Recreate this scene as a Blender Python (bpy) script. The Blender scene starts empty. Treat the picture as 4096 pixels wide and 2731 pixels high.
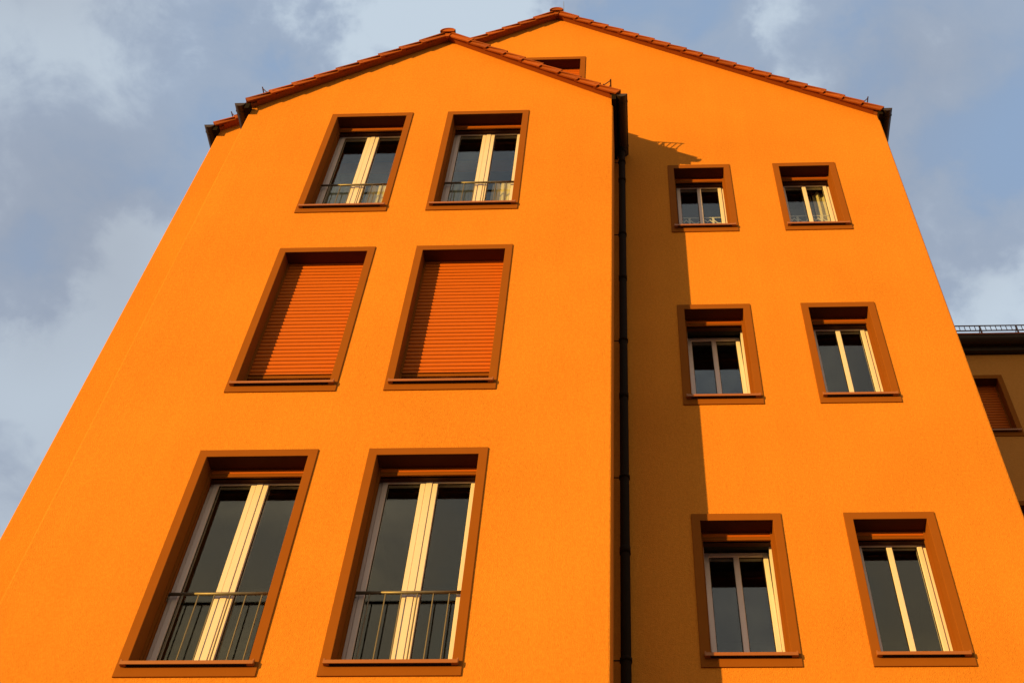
import bpy, math, random
from mathutils import Vector, Matrix, noise
random.seed(7)
S = bpy.context.scene
COL = S.collection
EYE = 1.6                      # eye height above the pavement; all z below are heights above the eye
R = math.radians

# ------------------------------------------------------------------ dimensions (metres)
YF = 8.1123                    # facade plane of the front wing
YR = 8.9978                    # facade plane of the house behind it
YT = 13.6                      # facade plane of the far block on the right
SUN = Vector((1.033, 1.0, -0.160)).normalized()      # direction the sunlight travels

# ------------------------------------------------------------------ materials
def new_mat(name):
    m = bpy.data.materials.new(name); m.use_nodes = True
    nt = m.node_tree; b = nt.nodes['Principled BSDF']
    return m, nt, b
def N(nt, typ, **kw):
    n = nt.nodes.new(typ)
    for k, v in kw.items():
        if k in n.inputs: n.inputs[k].default_value = v
        else: setattr(n, k, v)
    return n
def L(nt, a, b): nt.links.new(a, b)
def mixcol(nt, fac, c1, c2):
    n = nt.nodes.new('ShaderNodeMix'); n.data_type = 'RGBA'
    n.inputs[6].default_value = (*c1, 1); n.inputs[7].default_value = (*c2, 1)
    L(nt, fac, n.inputs[0]); return n.outputs[2]
def geo_pos(nt): return N(nt, 'ShaderNodeNewGeometry').outputs['Position']

def stucco(name, c1, c2, grain=0.006, weather=0.3):
    m, nt, b = new_mat(name)
    P = geo_pos(nt)
    big = N(nt, 'ShaderNodeTexNoise', Scale=0.55, Detail=5.0, Roughness=0.55)
    fine = N(nt, 'ShaderNodeTexNoise', Scale=34.0, Detail=4.0, Roughness=0.75)
    # faint rain streaks: noise stretched down the wall
    mp = N(nt, 'ShaderNodeMapping'); mp.inputs['Scale'].default_value = (5.0, 5.0, 0.22)
    L(nt, P, mp.inputs['Vector'])
    st = N(nt, 'ShaderNodeTexNoise', Scale=1.0, Detail=4.0, Roughness=0.6); L(nt, mp.outputs[0], st.inputs['Vector'])
    for n in (big, fine): L(nt, P, n.inputs['Vector'])
    a = N(nt, 'ShaderNodeMath', operation='MULTIPLY_ADD'); a.inputs[1].default_value = 0.9; a.inputs[2].default_value = -0.2
    L(nt, big.outputs['Fac'], a.inputs[0])
    a1 = N(nt, 'ShaderNodeMath', operation='MULTIPLY_ADD'); a1.inputs[1].default_value = weather
    L(nt, st.outputs['Fac'], a1.inputs[0]); L(nt, a.outputs[0], a1.inputs[2])
    a2 = N(nt, 'ShaderNodeMath', operation='MULTIPLY_ADD', use_clamp=True); a2.inputs[1].default_value = 1.5
    L(nt, fine.outputs['Fac'], a2.inputs[0])
    a3 = N(nt, 'ShaderNodeMath', operation='SUBTRACT'); L(nt, a1.outputs[0], a3.inputs[0]); a3.inputs[1].default_value = 0.62
    L(nt, a3.outputs[0], a2.inputs[2])
    L(nt, mixcol(nt, a2.outputs[0], c1, c2), b.inputs['Base Color'])
    b.inputs['Roughness'].default_value = 0.92
    b.inputs['Specular IOR Level'].default_value = 0.03
    vor = N(nt, 'ShaderNodeTexVoronoi', Scale=105.0); L(nt, P, vor.inputs['Vector'])
    nz = N(nt, 'ShaderNodeTexNoise', Scale=130.0, Detail=4.0, Roughness=0.7); L(nt, P, nz.inputs['Vector'])
    h = N(nt, 'ShaderNodeMath', operation='ADD'); L(nt, vor.outputs['Distance'], h.inputs[0]); L(nt, nz.outputs['Fac'], h.inputs[1])
    bp = N(nt, 'ShaderNodeBump', Strength=0.6, Distance=grain); L(nt, h.outputs[0], bp.inputs['Height'])
    L(nt, bp.outputs[0], b.inputs['Normal'])
    return m
def paint(name, c1, c2, rough=0.5, spec=0.4, scale=9.0, bump=0.0, metal=0.0):
    m, nt, b = new_mat(name); P = geo_pos(nt)
    n = N(nt, 'ShaderNodeTexNoise', Scale=scale, Detail=5.0, Roughness=0.6); L(nt, P, n.inputs['Vector'])
    L(nt, mixcol(nt, n.outputs['Fac'], c1, c2), b.inputs['Base Color'])
    n2 = N(nt, 'ShaderNodeTexNoise', Scale=scale * 4, Detail=3.0); L(nt, P, n2.inputs['Vector'])
    rr = N(nt, 'ShaderNodeMapRange'); rr.inputs['To Min'].default_value = rough - .08; rr.inputs['To Max'].default_value = rough + .1
    L(nt, n2.outputs['Fac'], rr.inputs['Value']); L(nt, rr.outputs[0], b.inputs['Roughness'])
    b.inputs['Specular IOR Level'].default_value = spec
    b.inputs['Metallic'].default_value = metal
    if bump:
        n3 = N(nt, 'ShaderNodeTexNoise', Scale=60.0, Detail=3.0); L(nt, P, n3.inputs['Vector'])
        bp = N(nt, 'ShaderNodeBump', Strength=0.4, Distance=bump); L(nt, n3.outputs['Fac'], bp.inputs['Height']); L(nt, bp.outputs[0], b.inputs['Normal'])
    return m

M = {}
M['wall'] = stucco('orange_stucco', (0.47, 0.168, 0.022), (0.66, 0.262, 0.035))
M['wall_far'] = stucco('ochre_stucco', (0.43, 0.19, 0.045), (0.54, 0.25, 0.06))
M['trim'] = paint('brown_orange_trim', (0.215, 0.070, 0.009), (0.250, 0.082, 0.011), 0.8, 0.05, 6.0, 0.002)
M['shade_brown'] = paint('shade_dark_brown', (0.065, 0.018, 0.004), (0.085, 0.024, 0.005), 0.8, 0.1, 6.0)  # trim brown darkened: the shade of the recess is put into the colour
M['sill'] = paint('brown_metal_sill', (0.26, 0.085, 0.010), (0.30, 0.10, 0.013), 0.45, 0.5, 12.0)
M['shutter'] = paint('orange_red_slats', (0.45, 0.105, 0.006), (0.50, 0.120, 0.008), 0.6, 0.12, 14.0)
M['shutter_box'] = paint('dark_brown_box', (0.045, 0.014, 0.005), (0.06, 0.019, 0.007), 0.7, 0.2)
M['white'] = paint('white_window_plastic', (0.62, 0.565, 0.58), (0.68, 0.62, 0.64), 0.4, 0.4, 10.0)
M['gasket'] = paint('black_gasket', (0.012, 0.012, 0.012), (0.02, 0.018, 0.016), 0.7, 0.2)
M['rail'] = paint('galvanised_rail', (0.14, 0.125, 0.10), (0.19, 0.17, 0.135), 0.45, 0.5, 30.0, 0.0, 0.35)
M['gutter'] = paint('dark_brown_gutter', (0.026, 0.016, 0.010), (0.040, 0.025, 0.015), 0.5, 0.3, 10.0)
M['guard'] = paint('brown_guard_metal', (0.06, 0.025, 0.015), (0.09, 0.035, 0.02), 0.5, 0.4, 20.0)
M['tile'] = paint('red_clay_tile', (0.25, 0.062, 0.008), (0.33, 0.082, 0.011), 0.75, 0.15, 4.0, 0.004)
def tile_tones(m):                     # every tile fired a little differently
    nt = m.node_tree; b = nt.nodes['Principled BSDF']; src = b.inputs['Base Color'].links[0].from_socket
    ge = N(nt, 'ShaderNodeNewGeometry'); mr = N(nt, 'ShaderNodeMapRange'); mr.inputs['To Min'].default_value = .72; mr.inputs['To Max'].default_value = 1.16
    L(nt, ge.outputs['Random Per Island'], mr.inputs['Value'])
    hs = N(nt, 'ShaderNodeHueSaturation'); L(nt, mr.outputs[0], hs.inputs['Value']); L(nt, src, hs.inputs['Color']); L(nt, hs.outputs[0], b.inputs['Base Color'])
tile_tones(M['tile'])
M['board'] = paint('brown_verge_board', (0.22, 0.075, 0.02), (0.30, 0.10, 0.028), 0.7, 0.2, 12.0, 0.002)
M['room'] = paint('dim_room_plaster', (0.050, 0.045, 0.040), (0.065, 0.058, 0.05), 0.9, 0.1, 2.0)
M['pipe'] = paint('black_brown_pipe', (0.010, 0.007, 0.005), (0.016, 0.011, 0.007), 0.8, 0.05, 10.0)
M['rod'] = paint('grey_rod', (0.22, 0.22, 0.22), (0.3, 0.3, 0.3), 0.4, 0.5, 20.0, 0.0, 0.6)
M['lace'] = paint('white_painted_rail', (0.72, 0.71, 0.66), (0.8, 0.79, 0.74), 0.5, 0.4)

def glass_mat():
    m, nt, b = new_mat('window_glass'); nt.nodes.remove(b)
    out = nt.nodes['Material Output']
    P = geo_pos(nt)
    n = N(nt, 'ShaderNodeTexNoise', Scale=1.3, Detail=1.0); L(nt, P, n.inputs['Vector'])
    bp = N(nt, 'ShaderNodeBump', Strength=0.05, Distance=0.02); L(nt, n.outputs['Fac'], bp.inputs['Height'])
    ge = N(nt, 'ShaderNodeNewGeometry')                # Schlick reflectance, the same from both sides of the pane
    dt = N(nt, 'ShaderNodeVectorMath', operation='DOT_PRODUCT'); L(nt, ge.outputs['Incoming'], dt.inputs[0]); L(nt, ge.outputs['Normal'], dt.inputs[1])
    def op(o, a, b=None):
        n = N(nt, 'ShaderNodeMath', operation=o)
        for i, v in enumerate((a, b)):
            if isinstance(v, float): n.inputs[i].default_value = v
            elif v is not None: L(nt, v, n.inputs[i])
        return n.outputs[0]
    k5 = op('POWER', op('SUBTRACT', 1.0, op('ABSOLUTE', dt.outputs['Value'])), 5.0)
    fr = N(nt, 'ShaderNodeMath', operation='MULTIPLY_ADD'); L(nt, k5, fr.inputs[0]); fr.inputs[1].default_value = .93; fr.inputs[2].default_value = .065
    gl = N(nt, 'ShaderNodeBsdfGlossy', Roughness=0.012); gl.inputs['Color'].default_value = (0.92, 0.95, 0.93, 1); L(nt, bp.outputs[0], gl.inputs['Normal'])
    tr = N(nt, 'ShaderNodeBsdfTransparent'); tr.inputs['Color'].default_value = (0.86, 0.88, 0.86, 1)
    mx = N(nt, 'ShaderNodeMixShader'); L(nt, fr.outputs[0], mx.inputs[0]); L(nt, tr.outputs[0], mx.inputs[1]); L(nt, gl.outputs[0], mx.inputs[2])
    L(nt, mx.outputs[0], out.inputs['Surface'])
    return m
M['glass'] = glass_mat()
def cloth(name, c1, c2):
    m, nt, b = new_mat(name); P = geo_pos(nt)
    w = N(nt, 'ShaderNodeTexNoise', Scale=60.0, Detail=3.0); L(nt, P, w.inputs['Vector'])
    L(nt, mixcol(nt, w.outputs['Fac'], c1, c2), b.inputs['Base Color'])
    b.inputs['Roughness'].default_value = 0.9
    b.inputs['Sheen Weight'].default_value = 0.2
    return m
M['cream_cloth'] = cloth('cream_curtain_cloth', (0.62, 0.58, 0.40), (0.76, 0.70, 0.52))
M['green_cloth'] = cloth('sheer_grey_green_cloth', (0.26, 0.27, 0.20), (0.34, 0.35, 0.26))
def ground_mat():
    m, nt, b = new_mat('paving'); P = geo_pos(nt)
    br = N(nt, 'ShaderNodeTexBrick', Scale=2.5); br.inputs['Color1'].default_value = (.10, .095, .09, 1); br.inputs['Color2'].default_value = (.13, .12, .11, 1)
    br.inputs['Mortar'].default_value = (.08, .075, .07, 1); br.inputs['Mortar Size'].default_value = .012
    L(nt, P, br.inputs['Vector'])
    n = N(nt, 'ShaderNodeTexNoise', Scale=0.8, Detail=6.0); L(nt, P, n.inputs['Vector'])
    mx = nt.nodes.new('ShaderNodeMix'); mx.data_type = 'RGBA'; mx.blend_type = 'MULTIPLY'; mx.inputs[0].default_value = .5
    L(nt, br.outputs['Color'], mx.inputs[6]); L(nt, n.outputs['Color'], mx.inputs[7]); L(nt, mx.outputs[2], b.inputs['Base Color'])
    b.inputs['Roughness'].default_value = .9
    return m
M['ground'] = ground_mat()

# ------------------------------------------------------------------ mesh builder
class MB:
    def __init__(s): s.v = []; s.f = []; s.mi = []; s.sm = []
    def face(s, pts, mi=0, smooth=False):
        k = len(s.v); s.v += [tuple(p) for p in pts]; s.f.append(list(range(k, k + len(pts)))); s.mi.append(mi); s.sm.append(smooth)
    def raw(s, verts, faces, mi=0, smooth=False):
        k = len(s.v); s.v += [tuple(p) for p in verts]
        for f in faces: s.f.append([k + i for i in f]); s.mi.append(mi); s.sm.append(smooth)
    def box(s, x0, x1, y0, y1, z0, z1, c=0.0, mi=0):
        if c > 0:                              # small chamfer on the edges along the two long front sides
            s.prism([(x0 + c, y0), (x1 - c, y0), (x1, y0 + c), (x1, y1), (x0, y1), (x0, y0 + c)], z0, z1, 'z', mi); return
        V = [(x, y, z) for z in (z0, z1) for y in (y0, y1) for x in (x0, x1)]
        s.raw(V, [(0, 2, 3, 1), (4, 5, 7, 6), (0, 1, 5, 4), (2, 6, 7, 3), (0, 4, 6, 2), (1, 3, 7, 5)], mi)
    def prism(s, prof, a, b, axis, mi=0, smooth=False):
        """closed outline prof extruded from a to b along axis"""
        n = len(prof)
        def P(p, t): return {'x': (t, p[0], p[1]), 'y': (p[0], t, p[1]), 'z': (p[0], p[1], t)}[axis]
        V = [P(p, a) for p in prof] + [P(p, b) for p in prof]
        F = [(i, (i + 1) % n, n + (i + 1) % n, n + i) for i in range(n)]
        s.raw(V, F, mi, smooth)
        s.raw(V, [tuple(range(n))[::-1], tuple(range(n, 2 * n))], mi)
    def tube(s, a, b, r, n=10, mi=0, caps=True, r2=None):
        a = Vector(a); b = Vector(b); d = (b - a).normalized()
        u = d.orthogonal().normalized(); w = d.cross(u)
        r2 = r if r2 is None else r2
        V = []
        for p, rr in ((a, r), (b, r2)):
            for i in range(n):
                t = 2 * math.pi * i / n; V.append(p + (u * math.cos(t) + w * math.sin(t)) * rr)
        s.raw(V, [(i, (i + 1) % n, n + (i + 1) % n, n + i) for i in range(n)], mi, True)
        if caps: s.raw(V, [tuple(range(n))[::-1], tuple(range(n, 2 * n))], mi)
    def build(s, name, mats, parent=None, label=None, origin=None, smooth_angle=None):
        me = bpy.data.meshes.new(name)
        o = bpy.data.objects.new(name, me); COL.objects.link(o)
        base = WORLD[parent.name] if parent else Vector((0, 0, 0))
        org = Vector(origin) + Vector((0, 0, EYE)) if origin is not None else (base if parent else Vector((0, 0, 0)))
        me.from_pydata([(x - org.x, y - org.y, z + EYE - org.z) for x, y, z in s.v], [], s.f)
        for p, mi, sm in zip(me.polygons, s.mi, s.sm): p.material_index = mi; p.use_smooth = sm
        for m in (mats if isinstance(mats, (list, tuple)) else [mats]): me.materials.append(M[m])
        me.update()
        import bmesh
        bm = bmesh.new(); bm.from_mesh(me); bmesh.ops.remove_doubles(bm, verts=bm.verts, dist=1e-5)
        bmesh.ops.recalc_face_normals(bm, faces=bm.faces); bm.to_mesh(me); bm.free()
        o.location = org - base
        if parent: o.parent = parent
        WORLD[o.name] = org
        if label: o['label'] = label
        return o
WORLD = {}
def thing(name, label, cat, loc):
    o = bpy.data.objects.new(name, None); COL.objects.link(o); o.empty_display_size = .3
    w = Vector(loc); o.location = w; WORLD[o.name] = w
    o['label'] = label; o['category'] = cat
    return o
def tag(o, label, cat, group=None):
    o['label'] = label; o['category'] = cat
    if group: o['group'] = group
def bevel(o, w=.003, seg=1):
    md = o.modifiers.new('soft edges', 'BEVEL'); md.width = w; md.segments = seg; md.limit_method = 'ANGLE'; md.angle_limit = R(35)

# ------------------------------------------------------------------ facade with window holes
def facade(mb, y, x0, x1, zb, top, holes, extra_x=(), mi=0):
    """front plane at depth y; top(x) = height of wall edge; holes = [(xl,xr,zb,zt)]"""
    xs = sorted(set([x0, x1, *extra_x] + [h[0] for h in holes] + [h[1] for h in holes]))
    for a, b in zip(xs, xs[1:]):
        if b - a < 1e-6: continue
        m = (a + b) / 2
        hs = sorted([h for h in holes if h[0] < m < h[1]], key=lambda h: h[2])
        z = zb
        for h in hs:
            if h[2] > z + 1e-6: mb.face([(a, y, z), (b, y, z), (b, y, h[2]), (a, y, h[2])], mi)
            z = h[3]
        if top(m) > z: mb.face([(a, y, z), (b, y, z), (b, y, top(b)), (a, y, top(a))], mi)
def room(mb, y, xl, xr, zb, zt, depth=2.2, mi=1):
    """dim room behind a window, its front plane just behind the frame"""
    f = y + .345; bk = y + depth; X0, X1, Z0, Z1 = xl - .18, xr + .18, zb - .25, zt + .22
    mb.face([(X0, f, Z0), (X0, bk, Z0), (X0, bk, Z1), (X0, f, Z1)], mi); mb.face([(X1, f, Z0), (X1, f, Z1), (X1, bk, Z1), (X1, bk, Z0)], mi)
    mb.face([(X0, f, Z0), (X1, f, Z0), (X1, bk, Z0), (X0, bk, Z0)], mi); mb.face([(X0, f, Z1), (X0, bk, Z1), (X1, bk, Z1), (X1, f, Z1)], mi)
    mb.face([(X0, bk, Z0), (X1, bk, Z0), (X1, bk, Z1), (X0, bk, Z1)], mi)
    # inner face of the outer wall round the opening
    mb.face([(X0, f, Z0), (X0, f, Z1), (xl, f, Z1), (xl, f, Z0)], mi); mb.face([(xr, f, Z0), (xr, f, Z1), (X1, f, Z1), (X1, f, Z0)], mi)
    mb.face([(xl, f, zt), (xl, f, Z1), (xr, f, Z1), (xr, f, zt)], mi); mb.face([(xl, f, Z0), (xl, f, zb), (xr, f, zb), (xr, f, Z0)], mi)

# ------------------------------------------------------------------ windows
BW, BT, SB = .0835, .082, .112         # trim width at the sides, at the top; trim bottom to sill top
def opening(w): return (w['xl'] + BW, w['xr'] - BW, w['zb'] + SB, w['zt'] - BT)
def hole(w):
    a, b, c, d = opening(w); return (a - .008, b + .008, c - .03, d + .008)

def window(parent, y, w):
    xl, xr, zb, zt = w['xl'], w['xr'], w['zb'], w['zt']
    a, b, s, t = opening(w)
    # --- frame and sashes: the part itself
    mb = MB(); F = y + .275; D = y + .345
    ft = .032
    mb.box(a, a + ft, F, D, s - .02, t + .06, .002); mb.box(b - ft, b, F, D, s - .02, t + .06, .002)
    mb.box(a + ft, b - ft, F + .001, D - .001, t - .058, t + .06); mb.box(a + ft, b - ft, F + .001, D - .001, s - .02, s + .035)
    sash = MB(); gk = MB(); panes = []
    sf = y + .262; sd = y + .335
    zt_p, zb_p = t - .090, s + .095
    def stile(x0, x1): sash.box(x0, x1, sf, sd, s + .03, t - .05, .004)
    def rail(x0, x1):
        sash.box(x0, x1, sf + .001, sd - .001, zt_p, t - .0505); sash.box(x0, x1, sf + .001, sd - .001, s + .0305, zb_p)
    def pane(x0, x1):
        panes.append((x0 - .006, x1 + .006))
        g = .006; gy0, gy1 = y + .283, y + .292        # black gasket round the glass
        gk.box(x0, x0 + g, gy0, gy1, zb_p, zt_p); gk.box(x1 - g, x1, gy0, gy1, zb_p, zt_p)
        gk.box(x0 + g, x1 - g, gy0, gy1, zt_p - g, zt_p); gk.box(x0 + g, x1 - g, gy0, gy1, zb_p, zb_p + g)
    if w['kind'] == 'double':
        c = (a + b) / 2
        stile(a + ft + .003, a + .083); stile(c - .082, c - .033); sash.box(c - .0305, c + .0305, sf - .006, sd, s + .031, t - .051, .004)
        stile(c + .033, c + .082); stile(b - .083, b - ft - .003)
        sash.box(c - .034, c + .034, sf + .012, sd - .002, s + .032, t - .052)
        rail(a + .083, c - .082); rail(c + .082, b - .083)
        pane(a + .083, c - .082); pane(c + .082, b - .083)
    else:
        c = (a + b) / 2
        stile(a + ft + .003, a + .083); stile(b - .083, b - ft - .003)
        rail(a + .083, b - .083)
        sash.box(c - .027, c + .027, sf + .006, sd, zb_p, zt_p, .004)
        pane(a + .083, c - .027); pane(c + .027, b - .083)
    tilt = w.get('tilt', 0.0)
    def turn(m):
        if tilt:
            pz = s + .03; py = sd
            for i, (x, yy, z) in enumerate(m.v):
                dy, dz = yy - py, z - pz
                m.v[i] = (x, py + dy * math.cos(tilt) + dz * math.sin(tilt), pz + dz * math.cos(tilt) - dy * math.sin(tilt))
        return m
    win = mb.build('window', 'white', parent, w.get('label'), origin=((a + b) / 2, y, s))
    so = turn(sash).build('sash', 'white', win); turn(gk).build('gasket', 'gasket', win)
    for x0, x1 in panes:
        g = MB(); g.box(x0, x1, y + .2895, y + .2945, zb_p - .006, zt_p + .006); turn(g).build('pane', 'glass', win)
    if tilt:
        se = MB(); se.box(a + ft + .001, b - ft - .001, F + .004, D - .002, t - .0605, t - .0581); se.build('frame_shade_strip', 'gasket', win)  # added black strip stands in for the shade under the top bar
        st = MB(); st.tube((a + .05, y + .33, t - .03), (a + .30, y + .335 + .10, t - .05), .006, 8); st.build('tilt_stay', 'gasket', win)
    # --- plaster trim with the lining of the reveal
    m = MB(); e = .014; yo = y - e
    O = [(xl, zb), (xr, zb), (xr, zt), (xl, zt)]; I = [(a, s - .03), (b, s - .03), (b, t), (a, t)]
    for i in range(4):
        j = (i + 1) % 4
        m.face([(O[i][0], yo, O[i][1]), (O[j][0], yo, O[j][1]), (I[j][0], yo, I[j][1]), (I[i][0], yo, I[i][1])])
        m.face([(O[i][0], yo, O[i][1]), (O[i][0], y + .004, O[i][1]), (O[j][0], y + .004, O[j][1]), (O[j][0], yo, O[j][1])])
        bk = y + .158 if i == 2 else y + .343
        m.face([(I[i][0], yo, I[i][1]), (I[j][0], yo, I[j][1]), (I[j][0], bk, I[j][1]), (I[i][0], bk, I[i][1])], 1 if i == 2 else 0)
    bevel(m.build('window_surround', ['trim', 'shade_brown'], win), .004, 2)
    # --- metal sill with a drip edge and end caps
    m = MB(); x0, x1 = xl + .040, xr - .032
    m.prism([(y - .054, s - .032), (y - .054, s - .001), (y - .048, s), (y + .262, s + .012), (y + .262, s + .006), (y - .016, s - .004), (y - .049, s - .009), (y - .049, s - .032)], x0, x1, 'x')
    m.box(x0 - .0001, a, y - .0485, y - .0145, s - .0315, s - .0092); m.box(b, x1 + .0001, y - .0485, y - .0145, s - .0315, s - .0092)
    m.box(x0 - .004, x0 + .010, y - .052, y - .0142, s - .029, s + .012); m.box(x1 - .010, x1 + .004, y - .052, y - .0142, s - .029, s + .012)
    bevel(m.build('window_sill', 'sill', win), .0015)
    # --- roller shutter with side guides and the housing above the window
    m = MB()
    m.box(a - .004, b + .004, y + .205, y + .2605, t - .085, t + .14); m.box(a - .004, b + .004, y + .205, y + .215, t - .0845, t - .02)
    m.box(a - .004, b + .004, y + .120, y + .210, t + .10, t + .14)
    m.build('shutter_box', 'shutter_box', win)
    m = MB()
    for g0, g1, gw in ((a + .0004, a + .022, a + .004), (b - .022, b - .0004, b - .004)):
        lo, hi = (g0, gw) if gw < (g0 + g1) / 2 else (gw, g1)
        m = MB(); m.box(g0, g1, y + .154, y + .162, s, t - .001); m.box(g0, g1, y + .186, y + .194, s, t - .001); m.box(lo + .0002, hi - .0002, y + .1619, y + .1861, s, t - .0012)
        m.build('shutter_guide', 'trim', win)
    m = MB(); pitch = .0565; yc = y + .176
    low = s + .255 if w.get('shut') and y < 9.5 else s + .012 if w.get('shut') else t - .088
    def slat(z0, z1):
        pr = []
        for k in range(7):
            u = k / 6; pr.append((yc - .0010 - .0105 * math.sin(math.pi * u) ** .6, z0 + (z1 - z0) * u))
        pr += [(yc + .003, z1), (yc + .003, z0)]
        m.prism(pr, a + .004, b - .004, 'x')
    z = low
    br = MB()
    br.box(a + .006, b - .006, yc - .011, yc + .006, z, z + .040, 0); br.box(a + .006, b - .006, yc - .0135, yc - .011, z + .004, z + .011); br.box(a + .006, b - .006, yc - .0135, yc - .011, z + .028, z + .035)
    if w.get('shut'): br.box(a + .006, b - .006, yc - .026, yc + .005, z + .041, z + .0435)
    br.build('shutter_rail', 'trim', win)
    z += .044
    while z < t + .09: slat(z, z + pitch - .0085); z += pitch
    m.box(a + .005, b - .005, yc + .0020, yc + .0040, low + .045, t + .09, 0, 1)  # dark backing: shade of the slat gaps painted as its colour
    m.build('roller_shutter', ['shutter', 'shade_brown'], win, 'closed orange roller shutter' if w.get('shut') else None)
    # --- low balustrade between the reveals
    if w.get('rail'):
        m = MB(); yb = y + .226; zr = s + .80
        m.tube((a + .001, yb, zr), (b - .001, yb, zr), .0145, 12)
        m.tube((a + .001, yb, s + .06), (b - .001, yb, s + .06), .010, 10)
        for k in range(1, 7):
            x = a + (b - a) * k / 7; m.tube((x, yb, s + .06), (x, yb, zr - .008), .0065, 8, caps=False)
        for xx, dx in ((a, .012), (b, -.012)):
            m.box(min(xx, xx + dx) + .0005, max(xx, xx + dx) - .0005, yb - .022, yb + .022, zr - .060, zr + .022); m.tube((xx + dx, yb, zr - .04), (xx + dx * 2.2, yb, zr - .04), .009, 8)
        m.build('railing', 'rail', win)
    return win

# ------------------------------------------------------------------ roof
def roof(parent, xc, zr, mslope, ends_r, ends_l, y0, y1, flap=.108, back_flap=False):
    """tiled gable roof; zr = height of the (virtual) tile-end line at the ridge, ends = distances of the tile ends"""
    k = math.sqrt(1 + mslope * mslope)
    roofm = MB()
    for sg, ends in ((1, ends_r), (-1, ends_l)):
        def P(sd, n, y):           # slope coordinate (horizontal distance), normal offset
            return (xc + sg * (sd + n * mslope / k), y, zr - mslope * sd + n / k)
        prev = 0.02
        for i, d in enumerate(ends):
            up = max(prev - .05, .015) if i else .03
            jt = random.uniform(-.0025, .0025)
            n_up, n_lo = (-.046, jt) if i else (-.012, jt)
            th = .024
            # tile field: one course, each tile a shallow pan with a roll at its side
            ncol = max(2, round((y1 - y0) / .31)); wcol = (y1 - y0) / ncol
            ys = []; hs = []
            for c in range(ncol):
                yy = y0 + c * wcol
                if c == 0: ys += [yy, yy + .05]; hs += [0, 0]
                else: ys += [yy + .0, yy + .02, yy + .05]; hs += [-.004, .016, .012]
                ys += [yy + .09, yy + wcol - .03]; hs += [-.006, -.012]
            ys.append(y1); hs.append(-.006)
            V = []; n = len(ys)
            for yy, h in zip(ys, hs): V += [P(up, n_up + h, yy), P(d, n_lo + h, yy), P(d + .0, n_lo + h - th, yy), P(up, n_up + h - th, yy)]
            Fc = []
            for j in range(n - 1):
                q = 4 * j
                for e in range(4): Fc.append((q + e, q + (e + 1) % 4, q + 4 + (e + 1) % 4, q + 4 + e))
            Fc += [(0, 1, 2, 3)[::-1], (4 * n - 4, 4 * n - 3, 4 * n - 2, 4 * n - 1)]
            roofm.raw(V, Fc)
            # verge flap hanging over the gable, tapered towards the upper end, end cut square to the slope
            yv = y0 - .0005 + random.uniform(-.002, .002)
            tk = .030                                  # the upper end tucks in behind the tile above
            A = [P(up, n_up - .0005, yv + tk), P(d - .006, n_lo - .0005, yv), P(d, n_lo - .008, yv), P(d, n_lo - flap + .006, yv), P(d - .006, n_lo - flap, yv), P(up, -flap + .010, yv + tk)]
            B = [(p[0], p[1] + .022, p[2]) for p in A]
            nA = len(A); roofm.raw(A + B, [(q, (q + 1) % nA, nA + (q + 1) % nA, nA + q) for q in range(nA)] + [tuple(range(nA))[::-1], tuple(range(nA, 2 * nA))])
            prev = d
        # timber deck under the tiles
        e = ends[-1]
        dk = [P(.0, -.085, y0 + .05), P(e - .10, -.085, y0 + .05), P(e - .10, -.085, y1), P(.0, -.085, y1)]
        up_ = [P(.0, -.068, y0 + .05), P(e - .10, -.068, y0 + .05), P(e - .10, -.068, y1), P(.0, -.068, y1)]
        roofm.raw(dk + up_, [(0, 1, 2, 3), (4, 7, 6, 5), (0, 4, 5, 1), (1, 5, 6, 2), (2, 6, 7, 3), (3, 7, 4, 0)])
    ro = roofm.build('roof', 'tile', parent, origin=(xc, (y0 + y1) / 2, zr))
    # ridge tiles
    m = MB(); nseg = max(2, round((y1 - y0) / .36)); wl = (y1 - y0 + .03) / nseg
    for c in range(nseg):
        ya = y0 - .03 + c * wl; yb = ya + wl + .03
        ra, rb = .118, .106
        n = 14; V = []
        for (yy, rr, zo) in ((ya, ra, 0), (yb, rb, -.004), (yb, rb - .02, -.004), (ya, ra - .02, 0)):
            for q in range(n + 1):
                th = math.pi * q / n
                V.append((xc + rr * math.cos(th), yy, zr - .075 + zo + rr * .80 * math.sin(th)))
        Fq = []
        for ring in range(4):
            r0 = ring * (n + 1); r1 = ((ring + 1) % 4) * (n + 1)
            for q in range(n): Fq.append((r0 + q, r0 + q + 1, r1 + q + 1, r1 + q))
        m.raw(V, Fq, 0, True)
        if c == 0:                      # end disc closing the first ridge tile
            rr = ra - .012; V = [(xc + rr * math.cos(math.pi * q / n), ya + .012, zr - .075 + rr * .8 * math.sin(math.pi * q / n)) for q in range(n + 1)]
            V2 = [(p[0], p[1] + .015, p[2]) for p in V]
            m.raw(V + V2, [tuple(range(n + 1)), tuple(range(n + 1, 2 * n + 2))[::-1], (0, n, 2 * n + 1, n + 1)])
    # mortar/plug under the front ridge tile
    m.prism([(xc - .045, zr - .085), (xc + .045, zr - .085), (xc + .02, zr - .17), (xc - .02, zr - .17)], y0 + .012, y0 + .05, 'y')
    m.build('ridge_tile', 'tile', ro)
    return ro
def verge_board(ro, xc, zr, mslope, dr_, dl_, y0, y1, drop=.102):
    k = math.sqrt(1 + mslope ** 2)
    for sg, d in ((1, dr_), (-1, dl_)):
        m = MB()
        P = lambda s, z: (xc + sg * s, zr - mslope * s + z)
        m.prism([P(.002, -.05), P(d, -.05), P(d, -drop), P(.002, -drop)], y0, y1 - .0005, 'y')
        m.prism([P(.002, -.058), P(d, -.058), P(d, -drop + .03), P(.002, -drop + .03)], y0 - .022, y0 - .0005, 'y')
        bevel(m.build('verge_board', 'board', ro), .003)

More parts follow.
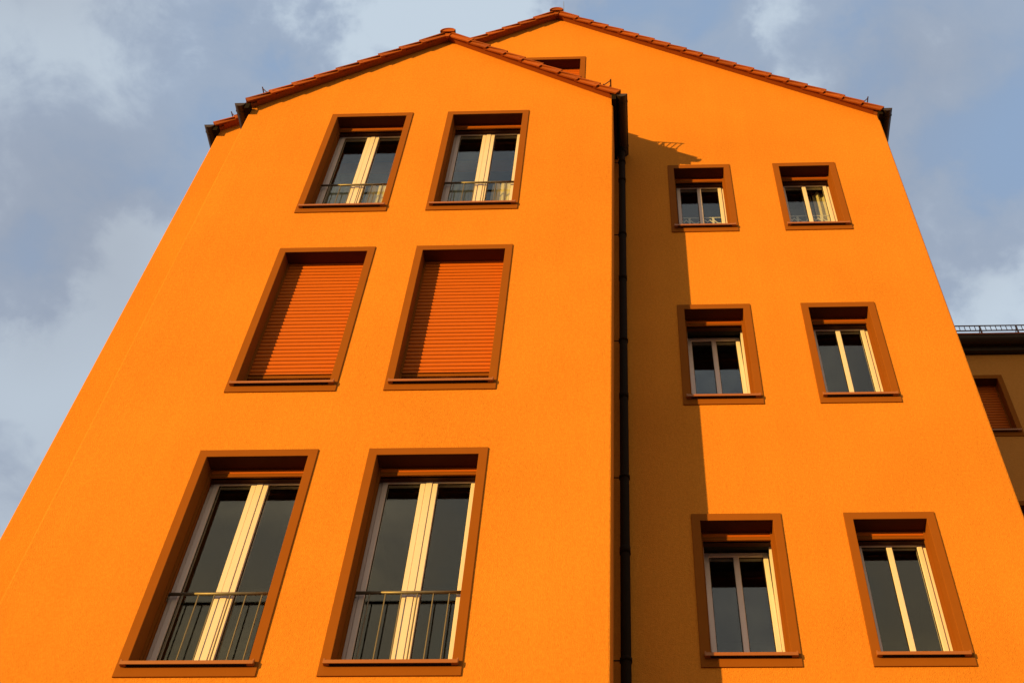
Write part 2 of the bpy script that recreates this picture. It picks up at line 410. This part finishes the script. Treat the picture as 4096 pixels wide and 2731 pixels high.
def gutter(parent, xi, sg, z, y0, y1, name='gutter'):
    """half-round gutter; xi = inner lip, sg = outward direction"""
    m = MB(); r = .0695; xc = xi + sg * r; n = 16
    V = []
    for yy in (y0, y1):
        for q in range(n + 1):
            th = math.pi * q / n; V.append((xc + sg * r * math.cos(th), yy, z - r * 1.0 * math.sin(th)))
        for q in range(n, -1, -1):
            th = math.pi * q / n; V.append((xc + sg * (r - .004) * math.cos(th), yy, z - (r - .004) * math.sin(th)))
    T = 2 * (n + 1)
    m.raw(V, [(i, (i + 1) % T, T + (i + 1) % T, T + i) for i in range(T)], 0, True)
    m.tube((xc + sg * (r + .004), y0, z), (xc + sg * (r + .004), y1, z), .008, 10)          # rolled bead
    for ye in (y0, y1 - .003):                                                             # end caps
        rr = r + .003; cap = [(xc + rr * math.cos(math.pi * q / n), z + .003 - rr * math.sin(math.pi * q / n)) for q in range(n + 1)]
        m.prism(cap, ye - .002, ye + .002, 'y')
    m.box(min(xi, xi - sg * .003), max(xi, xi - sg * .003), y0, y1, z - .002, z + .03)
    g = m.build(name, 'gutter', parent, origin=(xc, (y0 + y1) / 2, z))
    yy = y0 + .12
    while yy < y1 - .05:
        b = MB(); V = []; n2 = 14
        for dy in (-.015, .015):
            for q in range(n2 + 1):
                th = math.pi * q / n2; V.append((xc + sg * (r + .006) * math.cos(th), yy + dy, z - (r + .006) * math.sin(th)))
            for q in range(n2, -1, -1):
                th = math.pi * q / n2; V.append((xc + sg * (r + .001) * math.cos(th), yy + dy, z - (r + .001) * math.sin(th)))
        T = 2 * (n2 + 1)
        b.raw(V, [(i, (i + 1) % T, T + (i + 1) % T, T + i) for i in range(T)] + [tuple(range(T)), tuple(range(T, 2 * T))[::-1]])
        b.box(min(xc + sg * (r - .004), xc + sg * (r + .016)), max(xc + sg * (r - .004), xc + sg * (r + .016)), yy - .015, yy + .015, z - .006, z + .012)
        b.build('gutter_bracket', 'gutter', g)
        yy += .72
    return g
def fascia(parent, x0, x1, y0, y1, z0, z1):
    m = MB(); m.box(min(x0, x1), max(x0, x1), y0, y1, z0, z1); return m.build('fascia', 'pipe', parent, origin=((x0 + x1) / 2, (y0 + y1) / 2, z0))
def snow_guard(parent, x, zb, h, sg, mslope, y0, y1, posts, brace=False):
    """lattice rail standing square to the tiles at (x, zb); sg = outward, brackets with a plumb brace"""
    m = MB(); k = math.sqrt(1 + mslope ** 2); nx, nz = sg * mslope / k, 1 / k; tx, tz = nz, -nx
    def bar(a0, a1, hw, ya, yb):                      # box along the normal from a0 to a1, half width hw along the slope
        pr = [(x + nx * a + tx * w, zb + nz * a + tz * w) for a, w in ((a0, -hw), (a0, hw), (a1, hw), (a1, -hw))]
        m.prism(pr, ya, yb, 'y')
    bar(h - .018, h, .006, y0, y1); bar(.030, .046, .006, y0, y1)
    y = y0 + .022
    while y < y1: bar(.046, h - .018, .004, y - .006, y + .006); y += .078
    for yp in posts:
        bar(-.04, h - .019, .008, yp - .012, yp + .012)
        top = Vector((x + nx * (h - .03), yp, zb + nz * (h - .03)))
        if brace: m.tube(top, (top.x + sg * .015, yp, zb - (top.x + sg * .015 - x) * sg * mslope - .02), .008, 8)
        m.tube((x + sg * .16, yp, zb - .16 * mslope), (x - sg * .12, yp, zb + .12 * mslope), .010, 8)
    return m.build('snow_guard', 'guard', parent, origin=(x, (y0 + y1) / 2, zb))

# ================================================================== FRONT WING
XL, XR = -5.252, -0.232; XC = -2.722; ZR = 15.84; MS = .74
front = thing('gabled_house', 'nearest orange house with the lower gable, three pairs of tall windows and two closed shutters', 'house', ((XL + XR) / 2, YF, 0))
FX = [(-4.063, -2.951), (-2.479, -1.370)]
FZ = [(13.644, 11.352), (10.652, 8.333), (7.576, 5.279), (4.53, 2.22)]
fw = []
for r, (zt, zb) in enumerate(FZ):
    for c, (a, b) in enumerate(FX):
        if r == 3: continue
        d = dict(xl=a, xr=b, zt=zt, zb=zb, kind='double', rail=True)
        if r == 1: d['shut'] = True; d['label'] = 'tall window with its orange roller shutter closed'
        fw.append(d)
wl = MB()
ftop = lambda x: ZR - .10 - MS * abs(x - XC)
CH = .022                      # eased plaster corners
def corner(mb, x, sg, y, top):
    pts = [(x - sg * CH, y), (x - sg * CH * .45, y + CH * .12), (x - sg * CH * .12, y + CH * .45), (x, y + CH)]
    for (xa, ya), (xb, yb) in zip(pts, pts[1:]): mb.face([(xa, ya, -EYE), (xb, yb, -EYE), (xb, yb, top(xb)), (xa, ya, top(xa))])
facade(wl, YF, XL + CH, XR - CH, -EYE, ftop, [hole(w) for w in fw], (XC,))
for x, sg in ((XL, -1), (XR, 1)):
    corner(wl, x, sg, YF, ftop)
    wl.face([(x, YF + CH, -EYE), (x, YR, -EYE), (x, YR, ftop(x)), (x, YF + CH, ftop(x))])
for w in fw:
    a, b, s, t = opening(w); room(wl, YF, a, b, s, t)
wl.build('wall', ['wall', 'room'], front, origin=((XL + XR) / 2, YF, -EYE))
for w in fw: window(front, YF, w)
E9 = [.41 + .2735 * i for i in range(9)]
ro = roof(front, XC, ZR, MS, E9, E9, YF - .14, YR - .002)
verge_board(ro, XC, ZR, MS, 2.485, 2.525, YF - .062, YF)
gutter(front, -.1865, 1, 13.860, YF - .105, YR - .004)
gutter(front, -5.482 + .1865 - .006, -1, 13.835, YF - .105, YR - .004)
fascia(front, -.252, -.190, YF - .10, YR - .003, 13.735, 13.862)
fascia(front, -5.230, -5.292, YF - .10, YR - .003, 13.715, 13.842)
snow_guard(front, -.387, 14.113, .213, 1, MS, YF - .105, YR - .03, (YF + .165, YF + .70), True)
snow_guard(front, -5.057, 14.113, .213, -1, MS, YF - .105, YR - .03, (YF + .165, YF + .70))
# downpipe in the corner
PX, PY = -.1285, YR - .125
m = MB(); m.tube((PX, PY, -EYE), (PX, PY, 13.80), .0455, 20)
for z in (13.0, 10.92, 8.95, 6.98, 4.9, 2.9, .9): m.tube((PX, PY, z), (PX, PY, z + .075), .0505, 20)
m.tube((PX, PY, 13.72), (PX, PY, 13.80), .050, 20, r2=.06)
dp = m.build('downpipe', 'pipe', front, origin=(PX, PY, -EYE))
for z in (13.47, 11.82, 9.85, 7.88, 5.91, 3.94, 1.97):
    b = MB(); b.tube((PX, PY, z - .016), (PX, PY, z + .016), .0535, 20); b.tube((XR - .01, PY, z), (PX - .05, PY, z), .006, 8)
    b.build('pipe_bracket', 'pipe', dp)

# ================================================================== REAR HOUSE
RL, RR_ = -6.140, 3.635; RC = -1.232; RZ = 18.30; RM = .7085
rear = thing('gabled_house', 'taller orange house set back behind the front gable, with six small windows on the right', 'house', ((RL + RR_) / 2, YR, 0))
RX = [(.500, 1.354), (1.943, 2.799)]
RZs = [(13.551, 12.011), (10.587, 8.969), (7.527, 5.922)]
rw = []
for r, (zt, zb) in enumerate(RZs):
    for c, (a, b) in enumerate(RX):
        d = dict(xl=a, xr=b, zt=zt, zb=zb, kind='single')
        if r and c == 0: d['tilt'] = R(5.8); d['label'] = 'window with its sash tilted open at the top'
        rw.append(d)
rw.append(dict(xl=-1.76, xr=-.703, zt=16.795, zb=15.19, kind='single', shut=True, label='attic window with closed shutter, half hidden behind the front roof'))
wl = MB(); rtop = lambda x: RZ - .10 - RM * abs(x - RC)
facade(wl, YR, RL + CH, RR_ - CH, -EYE, rtop, [hole(w) for w in rw] + [(-5.10, -.34, -EYE, 13.5)], (RC,))
YB = YR + 13.0
for x, sg in ((RL, -1), (RR_, 1)):
    corner(wl, x, sg, YR, rtop)
    wl.face([(x, YR + CH, -EYE), (x, YB, -EYE), (x, YB, rtop(x)), (x, YR + CH, rtop(x))])
facade(wl, YB, RL, RR_, -EYE, rtop, [], (RC,))
for w in rw:
    if not w.get('shut'):
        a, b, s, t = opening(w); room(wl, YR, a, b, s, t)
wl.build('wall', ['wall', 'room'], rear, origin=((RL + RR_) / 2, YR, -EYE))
for w in rw: window(rear, YR, w)
ER = [.395 + (4.940 - .395) / 18 * i for i in range(19)]; EL = [.395 + (4.978 - .395) / 18 * i for i in range(19)]
ro = roof(rear, RC, RZ, RM, ER, EL, YR - .14, YB + .1)
verge_board(ro, RC, RZ, RM, 4.85, 4.90, YR - .062, YR)
gutter(rear, 3.672, 1, 14.780, YR - .12, YB)
gutter(rear, -6.180, -1, 14.720, YR - .12, YB)
fascia(rear, 3.612, 3.670, YR - .10, YB, 14.655, 14.785)
fascia(rear, -6.118, -6.178, YR - .10, YB, 14.600, 14.730)
snow_guard(rear, 3.43, 15.00, .200, 1, RM, YR - .10, YB, [YR + .165 + .75 * i for i in range(17)])
snow_guard(rear, -5.93, 14.97, .200, -1, RM, YR - .10, YB, [YR + .165 + .75 * i for i in range(17)])
m = MB(); m.tube((RC + .115, YR + .1, 18.2), (RC + .080, YR + .1, 19.10), .007, 8, r2=.004); m.tube((RC + .116, YR + .1, 18.2), (RC + .114, YR + .1, 18.42), .012, 8)
m.build('lightning_rod', 'rod', rear, origin=(RC + .115, YR + .1, 18.2))

# ================================================================== FAR BLOCK ON THE RIGHT
TL, TR = 3.65, 13.5; TZ = 14.62
far = thing('apartment_block', 'shaded ochre block at the right edge behind the taller house, dark gutter along its eaves', 'apartment block', ((TL + TR) / 2, YT, 0))
tw = []
for xr_ in (5.944, 8.2, 10.4):
    for k, zt in enumerate((14.14, 11.56, 8.98, 6.4)):
        tw.append(dict(xl=xr_ - .90, xr=xr_, zt=zt, zb=zt - 1.325, kind='single', shut=True))
wl = MB(); ttop = lambda x: TZ
facade(wl, YT, TL, TR, -EYE, ttop, [hole(w) for w in tw])
for x in (TL, TR): wl.face([(x, YT, -EYE), (x, YT + 9, -EYE), (x, YT + 9, TZ), (x, YT, TZ)])
wl.face([(TL, YT + 9, -EYE), (TR, YT + 9, -EYE), (TR, YT + 9, TZ), (TL, YT + 9, TZ)])
wl.face([(TL, YT, TZ), (TR, YT, TZ), (TR, YT + 9, TZ), (TL, YT + 9, TZ)])
wl.build('wall', ['wall_far'], far, origin=((TL + TR) / 2, YT, -EYE))
for w in tw[:2]: window(far, YT, w)
for w in tw[2:]: window(far, YT, w)
# roof slope rising away from the eaves
m = MB()
for i in range(14):
    s0, s1 = -.16 + .3 * i, -.16 + .3 * (i + 1) + .04
    z0, z1 = TZ + .34 + .7 * (s0 + .16), TZ + .31 + .7 * (s1 + .16)
    m.prism([(YT + s0, z0), (YT + s0, z0 + .03), (YT + s1, z1 + .02), (YT + s1, z1 - .01)], TL + .12, TR + .2, 'x')
m.prism([(YT - .08, TZ + .13), (YT - .08, TZ + .33), (YT + 4.3, TZ + 3.2), (YT + 4.3, TZ + .13)], TL + .10, TR + .15, 'x')
for i in range(14):
    s0, s1 = 8.78 - .3 * i + .16, 8.78 - .3 * (i + 1) - .04 + .16
    z0, z1 = TZ + .34 + .7 * .3 * i, TZ + .31 + .7 * (.3 * (i + 1) + .04)
    m.prism([(YT + s0, z0), (YT + s0, z0 + .03), (YT + s1, z1 + .02), (YT + s1, z1 - .01)], TL + .12, TR + .2, 'x')
ro = m.build('roof', 'tile', far, origin=((TL + TR) / 2, YT, TZ))
# gutter along x
m = MB(); r = .10; zc = TZ + .20; yc = YT - .17; n = 14
pr = [(yc + r * math.cos(math.pi * q / n), zc - r * math.sin(math.pi * q / n)) for q in range(n + 1)] + [(yc + (r - .005) * math.cos(math.pi * q / n), zc - (r - .005) * math.sin(math.pi * q / n)) for q in range(n, -1, -1)]
m.prism(pr, TL + .1, TR + .2, 'x'); m.tube((TL + .1, yc - r - .004, zc), (TR + .2, yc - r - .004, zc), .009, 10)
m.box(TL + .11, TR + .19, YT - .088, YT - .0005, TZ + .02, TZ + .128)
m.build('gutter', 'gutter', far, origin=((TL + TR) / 2, yc, zc))
m = MB(); yg = YT - .10; zb = TZ + .50
m.box(TL + .12, TR + .2, yg - .007, yg + .007, zb + .105, zb + .122); m.box(TL + .12, TR + .2, yg - .006, yg + .006, zb - .02, zb)
x = 4.90
while x < TR:
    m.box(x - .005, x + .005, yg - .005, yg + .005, zb, zb + .105); x += .0872
x = 5.245
while x < TR:
    m.box(x - .013, x + .013, yg - .010, yg + .010, zb - .16, zb + .104); m.tube((x, yg, zb + .09), (x, yg + .14, zb + .0), .008, 8); x += .61
m.build('snow_guard', 'guard', far, origin=((TL + TR) / 2, yg, zb))

# ================================================================== CURTAINS AND WINDOW ORNAMENTS
def curtain(name, mat, x0, x1, y, z0, z1, folds, amp, label, hem=0.0, seed=0):
    """pleated cloth with thickness, slightly gathered towards its top"""
    m = MB(); nx, nz = 72, 14; V = []
    rnd = random.Random(seed); ph = rnd.uniform(0, 6)
    for side in (0, 1):
        for j in range(nz + 1):
            v = j / nz
            for i in range(nx + 1):
                u = i / nx
                a = amp * (.75 + .35 * math.sin(3.1 * u + ph)) * (1 - .25 * v)
                yy = y + a * math.sin(folds * 2 * math.pi * u + .5 * math.sin(5 * u + ph) + .25 * v) + side * .004
                xx = x0 + (x1 - x0) * (u + .012 * math.sin(7 * v + 9 * u))
                zz = z0 + (z1 - z0) * v + (hem * math.sin(folds * .5 * 2 * math.pi * u) if j == 0 else 0) + (hem * .8 * abs(math.sin(folds * .5 * 2 * math.pi * u)) if j == nz and hem else 0)
                V.append((xx, yy, zz))
    F = []; K = (nx + 1) * (nz + 1)
    for j in range(nz):
        for i in range(nx):
            q = j * (nx + 1) + i
            F.append((q, q + 1, q + nx + 2, q + nx + 1)); F.append((K + q, K + q + nx + 1, K + q + nx + 2, K + q + 1))
    for i in range(nx): F += [(i, K + i, K + i + 1, i + 1), (K - nx - 1 + i, K - nx + i, 2 * K - nx + i, 2 * K - nx - 1 + i)]
    for j in range(nz):
        q = j * (nx + 1); F.append((q, q + nx + 1, K + q + nx + 1, K + q)); q += nx; F.append((q, K + q, K + q + nx + 1, q + nx + 1))
    m.raw(V, F, 0, True)
    o = m.build(name, mat, None, origin=((x0 + x1) / 2, y, z0)); tag(o, label, 'curtain')
    return o
YC = YF + .40
s_up = 11.352 + SB
curtain('curtain', 'cream_cloth', -3.42, -3.03, YC, s_up + .02, s_up + 1.03, 4, .022, 'cream curtain low behind the right pane of the top left tall window', .02, 3)
curtain('curtain', 'green_cloth', -3.93, -3.55, YC, s_up + .02, s_up + 1.06, 5, .018, 'grey green net low behind the left pane of the top left tall window', .0, 5)
curtain('curtain', 'cream_cloth', -1.80, -1.44, YC, s_up + .02, s_up + 1.03, 4, .022, 'cream curtain low behind the right pane of the top right tall window', .02, 4)
curtain('curtain', 'green_cloth', -2.34, -1.96, YC, s_up + .02, s_up + 1.06, 5, .018, 'grey green net low behind the left pane of the top right tall window', .0, 6)
curtain('curtain', 'cream_cloth', 2.50, 2.80, YR + .42, 12.10, 13.42, 3, .035, 'long cream curtain drawn aside in the top right small window', .0, 8)
curtain('curtain', 'green_cloth', 2.36, 2.49, YR + .47, 12.10, 13.42, 2, .03, 'narrow grey curtain fold beside the mullion of the top right small window', .0, 9)
def lace_rail(x0, x1, z0, h, y, label):
    m = MB(); t = .006
    m.box(x0, x1, y, y + t, z0 + h - .014, z0 + h); m.box(x0, x1, y, y + t, z0, z0 + .014)
    n = 4; w = (x1 - x0) / n
    for i in range(n + 1):
        x = x0 + i * w; m.box(max(x0, x - .014), min(x1, x + .014), y + .0008, y + t - .0008, z0 + .014, z0 + h - .014)
    for i in range(n):                                    # scallops between the posts
        xa = x0 + i * w + .014; xb = x0 + (i + 1) * w - .014; k = 14; V = []
        for q in range(k + 1):
            u = q / k; xx = xa + (xb - xa) * u
            zz = z0 + h * (.62 - .42 * math.sin(math.pi * u)) if i % 2 else z0 + h * (.40 + .25 * math.sin(2 * math.pi * u) ** 2)
            V += [(xx, y + .0015, zz - .014), (xx, y + .0015, zz + .014), (xx, y + t - .0015, zz + .014), (xx, y + t - .0015, zz - .014)]
        F = []
        for q in range(k):
            for e in range(4): F.append((4 * q + e, 4 * q + (e + 1) % 4, 4 * q + 4 + (e + 1) % 4, 4 * q + 4 + e))
        m.raw(V, F)
    o = m.build('ornamental_rail', 'lace', None, origin=((x0 + x1) / 2, y, z0)); tag(o, label, 'window ornament', 'white ornamental rails inside the small upper windows')
lace_rail(.61, 1.245, 12.64, .17, YR + .352, 'white scalloped rail inside the small top window beside the downpipe')
lace_rail(2.055, 2.69, 12.64, .17, YR + .352, 'white scalloped rail in front of the cream curtain of the top right small window')

# ================================================================== GROUND
m = MB(); G = 600
m.face([(-G, -G, -EYE), (G, -G, -EYE), (G, G, -EYE), (-G, G, -EYE)])
g = m.build('ground', 'ground'); g['kind'] = 'structure'

# ================================================================== SUN, SKY, CAMERA
sd = bpy.data.lights.new('sun', 'SUN'); sd.energy = 4.9; sd.angle = R(.5); sd.color = (1.0, .555, .105)
so = bpy.data.objects.new('sun', sd); COL.objects.link(so); so.rotation_euler = SUN.to_track_quat('-Z', 'Y').to_euler(); so.location = (-30, -30, 20)
W = bpy.data.worlds.new('World'); S.world = W; W.use_nodes = True
nt = W.node_tree; bg = nt.nodes['Background']; out = nt.nodes['World Output']
sky = nt.nodes.new('ShaderNodeTexSky'); sky.sky_type = 'NISHITA'; sky.sun_disc = False
sky.sun_elevation = math.asin(-SUN.z); sky.sun_rotation = math.atan2(-SUN.x, -SUN.y) % (2 * math.pi)
sky.air_density = 1.0; sky.dust_density = .6; sky.ozone_density = 1.5
L(nt, sky.outputs[0], bg.inputs['Color']); bg.inputs['Strength'].default_value = .15
tc = nt.nodes.new('ShaderNodeTexCoord')
wn = N(nt, 'ShaderNodeTexNoise', Scale=7.0, Detail=6.0, Roughness=.6); L(nt, tc.outputs['Generated'], wn.inputs['Vector'])
ws = N(nt, 'ShaderNodeVectorMath', operation='SUBTRACT'); L(nt, wn.outputs['Color'], ws.inputs[0]); ws.inputs[1].default_value = (.5, .5, .5)
wm = N(nt, 'ShaderNodeVectorMath', operation='SCALE'); L(nt, ws.outputs[0], wm.inputs[0]); wm.inputs['Scale'].default_value = .30
wa = N(nt, 'ShaderNodeVectorMath', operation='ADD'); L(nt, tc.outputs['Generated'], wa.inputs[0]); L(nt, wm.outputs[0], wa.inputs[1])
wz = N(nt, 'ShaderNodeVectorMath', operation='NORMALIZE'); L(nt, wa.outputs[0], wz.inputs[0]); WARP = wz.outputs[0]
def lobe(d, sharp):
    """soft patch of cloud round the direction d"""
    dp_ = N(nt, 'ShaderNodeVectorMath', operation='DOT_PRODUCT'); L(nt, WARP, dp_.inputs[0]); dp_.inputs[1].default_value = Vector(d).normalized()
    mr = N(nt, 'ShaderNodeMapRange', interpolation_type='SMOOTHSTEP'); mr.inputs['From Min'].default_value = math.cos(R(sharp)); mr.inputs['From Max'].default_value = 1.0
    L(nt, dp_.outputs['Value'], mr.inputs['Value']); return mr.outputs[0]
def math_(op, a, b):
    n = N(nt, 'ShaderNodeMath', operation=op)
    for i, v in enumerate((a, b)):
        if isinstance(v, (int, float)): n.inputs[i].default_value = v
        else: L(nt, v, n.inputs[i])
    return n.outputs[0]
mp = N(nt, 'ShaderNodeMapping'); mp.inputs['Scale'].default_value = (1.0, 1.0, 1.5); mp.inputs['Location'].default_value = (3.1, 1.7, .4)
L(nt, tc.outputs['Generated'], mp.inputs['Vector'])
n1 = N(nt, 'ShaderNodeTexNoise', Scale=4.6, Detail=9.0, Roughness=.56, Distortion=.5); L(nt, mp.outputs[0], n1.inputs['Vector'])
n2 = N(nt, 'ShaderNodeTexNoise', Scale=12.0, Detail=9.0, Roughness=.58, Distortion=.5); L(nt, mp.outputs[0], n2.inputs['Vector'])
n3 = N(nt, 'ShaderNodeTexNoise', Scale=1.6, Detail=3.0, Roughness=.5); L(nt, mp.outputs[0], n3.inputs['Vector'])
cl = math_('ADD', math_('MULTIPLY', n1.outputs['Fac'], .62), math_('MULTIPLY', n2.outputs['Fac'], .38))
CLOUD_BIAS = [((-0.127, 0.447, 0.886), 9, 0.16), ((-0.162, 0.427, 0.890), 6, 0.08), ((-0.461, 0.392, 0.796), 9, 0.12), ((-0.301, 0.432, 0.850), 10, 0.03), ((-0.384, 0.441, 0.811), 8, -0.1), ((-0.358, 0.486, 0.797), 8, -0.12), ((-0.386, 0.520, 0.762), 8, 0.13), ((-0.444, 0.493, 0.748), 7, -0.04), ((-0.468, 0.540, 0.699), 7, -0.08), ((-0.420, 0.602, 0.679), 7, 0.14), ((-0.459, 0.643, 0.613), 8, 0.11), ((0.013, 0.450, 0.893), 6, -0.17), ((0.101, 0.466, 0.879), 8, 0.05), ((0.176, 0.446, 0.877), 8, 0.03), ((0.286, 0.465, 0.838), 11, -0.13), ((0.243, 0.525, 0.816), 9, -0.08), ((0.281, 0.569, 0.773), 8, -0.07), ((0.297, 0.610, 0.734), 7, 0.17), ((-0.233, 0.432, 0.871), 7, -0.03), ((-0.078, 0.430, 0.899), 5, 0.1), ]
for d, sharp, k in CLOUD_BIAS: cl = math_('ADD', cl, math_('MULTIPLY', lobe(d, sharp), k))
cov = N(nt, 'ShaderNodeMapRange', interpolation_type='SMOOTHSTEP'); cov.inputs['From Min'].default_value = .36; cov.inputs['From Max'].default_value = .60; L(nt, cl, cov.inputs['Value'])
cr = nt.nodes.new('ShaderNodeValToRGB'); cr.color_ramp.interpolation = 'EASE'
cr.color_ramp.elements[0].position = .30; cr.color_ramp.elements[0].color = (0.201, 0.280, 0.410, 1)
cr.color_ramp.elements[1].position = .66; cr.color_ramp.elements[1].color = (0.376, 0.441, 0.509, 1)
e = cr.color_ramp.elements.new(.48); e.color = (0.242, 0.297, 0.386, 1)
L(nt, cl, cr.inputs['Fac'])
tint = nt.nodes.new('ShaderNodeMix'); tint.data_type = 'RGBA'; tint.inputs[7].default_value = (0.225, 0.246, 0.294, 1)
tf = N(nt, 'ShaderNodeMapRange'); tf.inputs['From Min'].default_value = .45; tf.inputs['From Max'].default_value = .65; tf.inputs['To Max'].default_value = .8; L(nt, n3.outputs['Fac'], tf.inputs['Value'])
L(nt, tf.outputs[0], tint.inputs[0]); L(nt, cr.outputs['Color'], tint.inputs[6])
# unseen cloud deck added behind the camera, brighter and warmer to fill the shade
sx = N(nt, 'ShaderNodeSeparateXYZ'); L(nt, tc.outputs['Generated'], sx.inputs[0])
dk = N(nt, 'ShaderNodeMapRange', interpolation_type='SMOOTHSTEP'); dk.inputs['From Min'].default_value = -.25; dk.inputs['From Max'].default_value = .22; dk.inputs['To Min'].default_value = .0
L(nt, sx.outputs['Y'], dk.inputs['Value'])
deck = nt.nodes.new('ShaderNodeMix'); deck.data_type = 'RGBA'; L(nt, dk.outputs[0], deck.inputs[0])
low = nt.nodes.new('ShaderNodeMix'); low.data_type = 'RGBA'; low.inputs[0].default_value = 1; low.blend_type = 'MULTIPLY'; low.inputs[7].default_value = (1.50, 1.18, .92, 1); L(nt, tint.outputs[2], low.inputs[6])
lz = N(nt, 'ShaderNodeMapRange'); L(nt, sx.outputs['Z'], lz.inputs['Value']); lz.inputs['From Min'].default_value = .52; lz.inputs['From Max'].default_value = .9
lc = nt.nodes.new('ShaderNodeMix'); lc.data_type = 'RGBA'; lc.inputs[6].default_value = (1.85, 1.17, .54, 1); lc.inputs[7].default_value = (1.35, 1.25, 1.15, 1); L(nt, lz.outputs[0], lc.inputs[0]); L(nt, lc.outputs[2], low.inputs[7])
L(nt, low.outputs[2], deck.inputs[6]); L(nt, tint.outputs[2], deck.inputs[7])
bc = N(nt, 'ShaderNodeBackground', Strength=1.0); L(nt, deck.outputs[2], bc.inputs['Color'])
mx = N(nt, 'ShaderNodeMixShader')
cv = math_('MULTIPLY_ADD', cov.outputs[0], .10); cv.node.inputs[2].default_value = .90
L(nt, cv, mx.inputs[0]); L(nt, bg.outputs[0], mx.inputs[1]); L(nt, bc.outputs[0], mx.inputs[2]); L(nt, mx.outputs[0], out.inputs['Surface'])

f_, px, py, th, rl, yw = 4680.9004, 2358.0513, 618.3356, 0.994838, 0.0345, -0.0653
cy, sy = math.cos(yw), math.sin(yw); c, s = math.cos(th), math.sin(th)
x_ = Vector((cy, -sy, 0)); y_ = Vector((sy, cy, 0)); z_ = Vector((0, 0, 1))
fwd = c * y_ + s * z_; up0 = -s * y_ + c * z_
right = math.cos(rl) * x_ + math.sin(rl) * up0; up = -math.sin(rl) * x_ + math.cos(rl) * up0
cam = bpy.data.cameras.new('camera'); co = bpy.data.objects.new('camera', cam); COL.objects.link(co)
co.matrix_world = Matrix(((right.x, up.x, -fwd.x, 0), (right.y, up.y, -fwd.y, 0), (right.z, up.z, -fwd.z, EYE), (0, 0, 0, 1)))
cam.sensor_width = 36; cam.sensor_fit = 'HORIZONTAL'; cam.lens = f_ / 4096 * 36
cam.shift_x = (2048 - px) / 4096; cam.shift_y = (py - 1365.5) / 4096
cam.clip_start = .1; cam.clip_end = 3000
S.camera = co
S.render.engine = 'CYCLES'; S.render.resolution_x = 1024; S.render.resolution_y = 682
vs = S.view_settings; vs.view_transform = 'Standard'; vs.look = 'None'; vs.exposure = 0.55; vs.gamma = 1.0
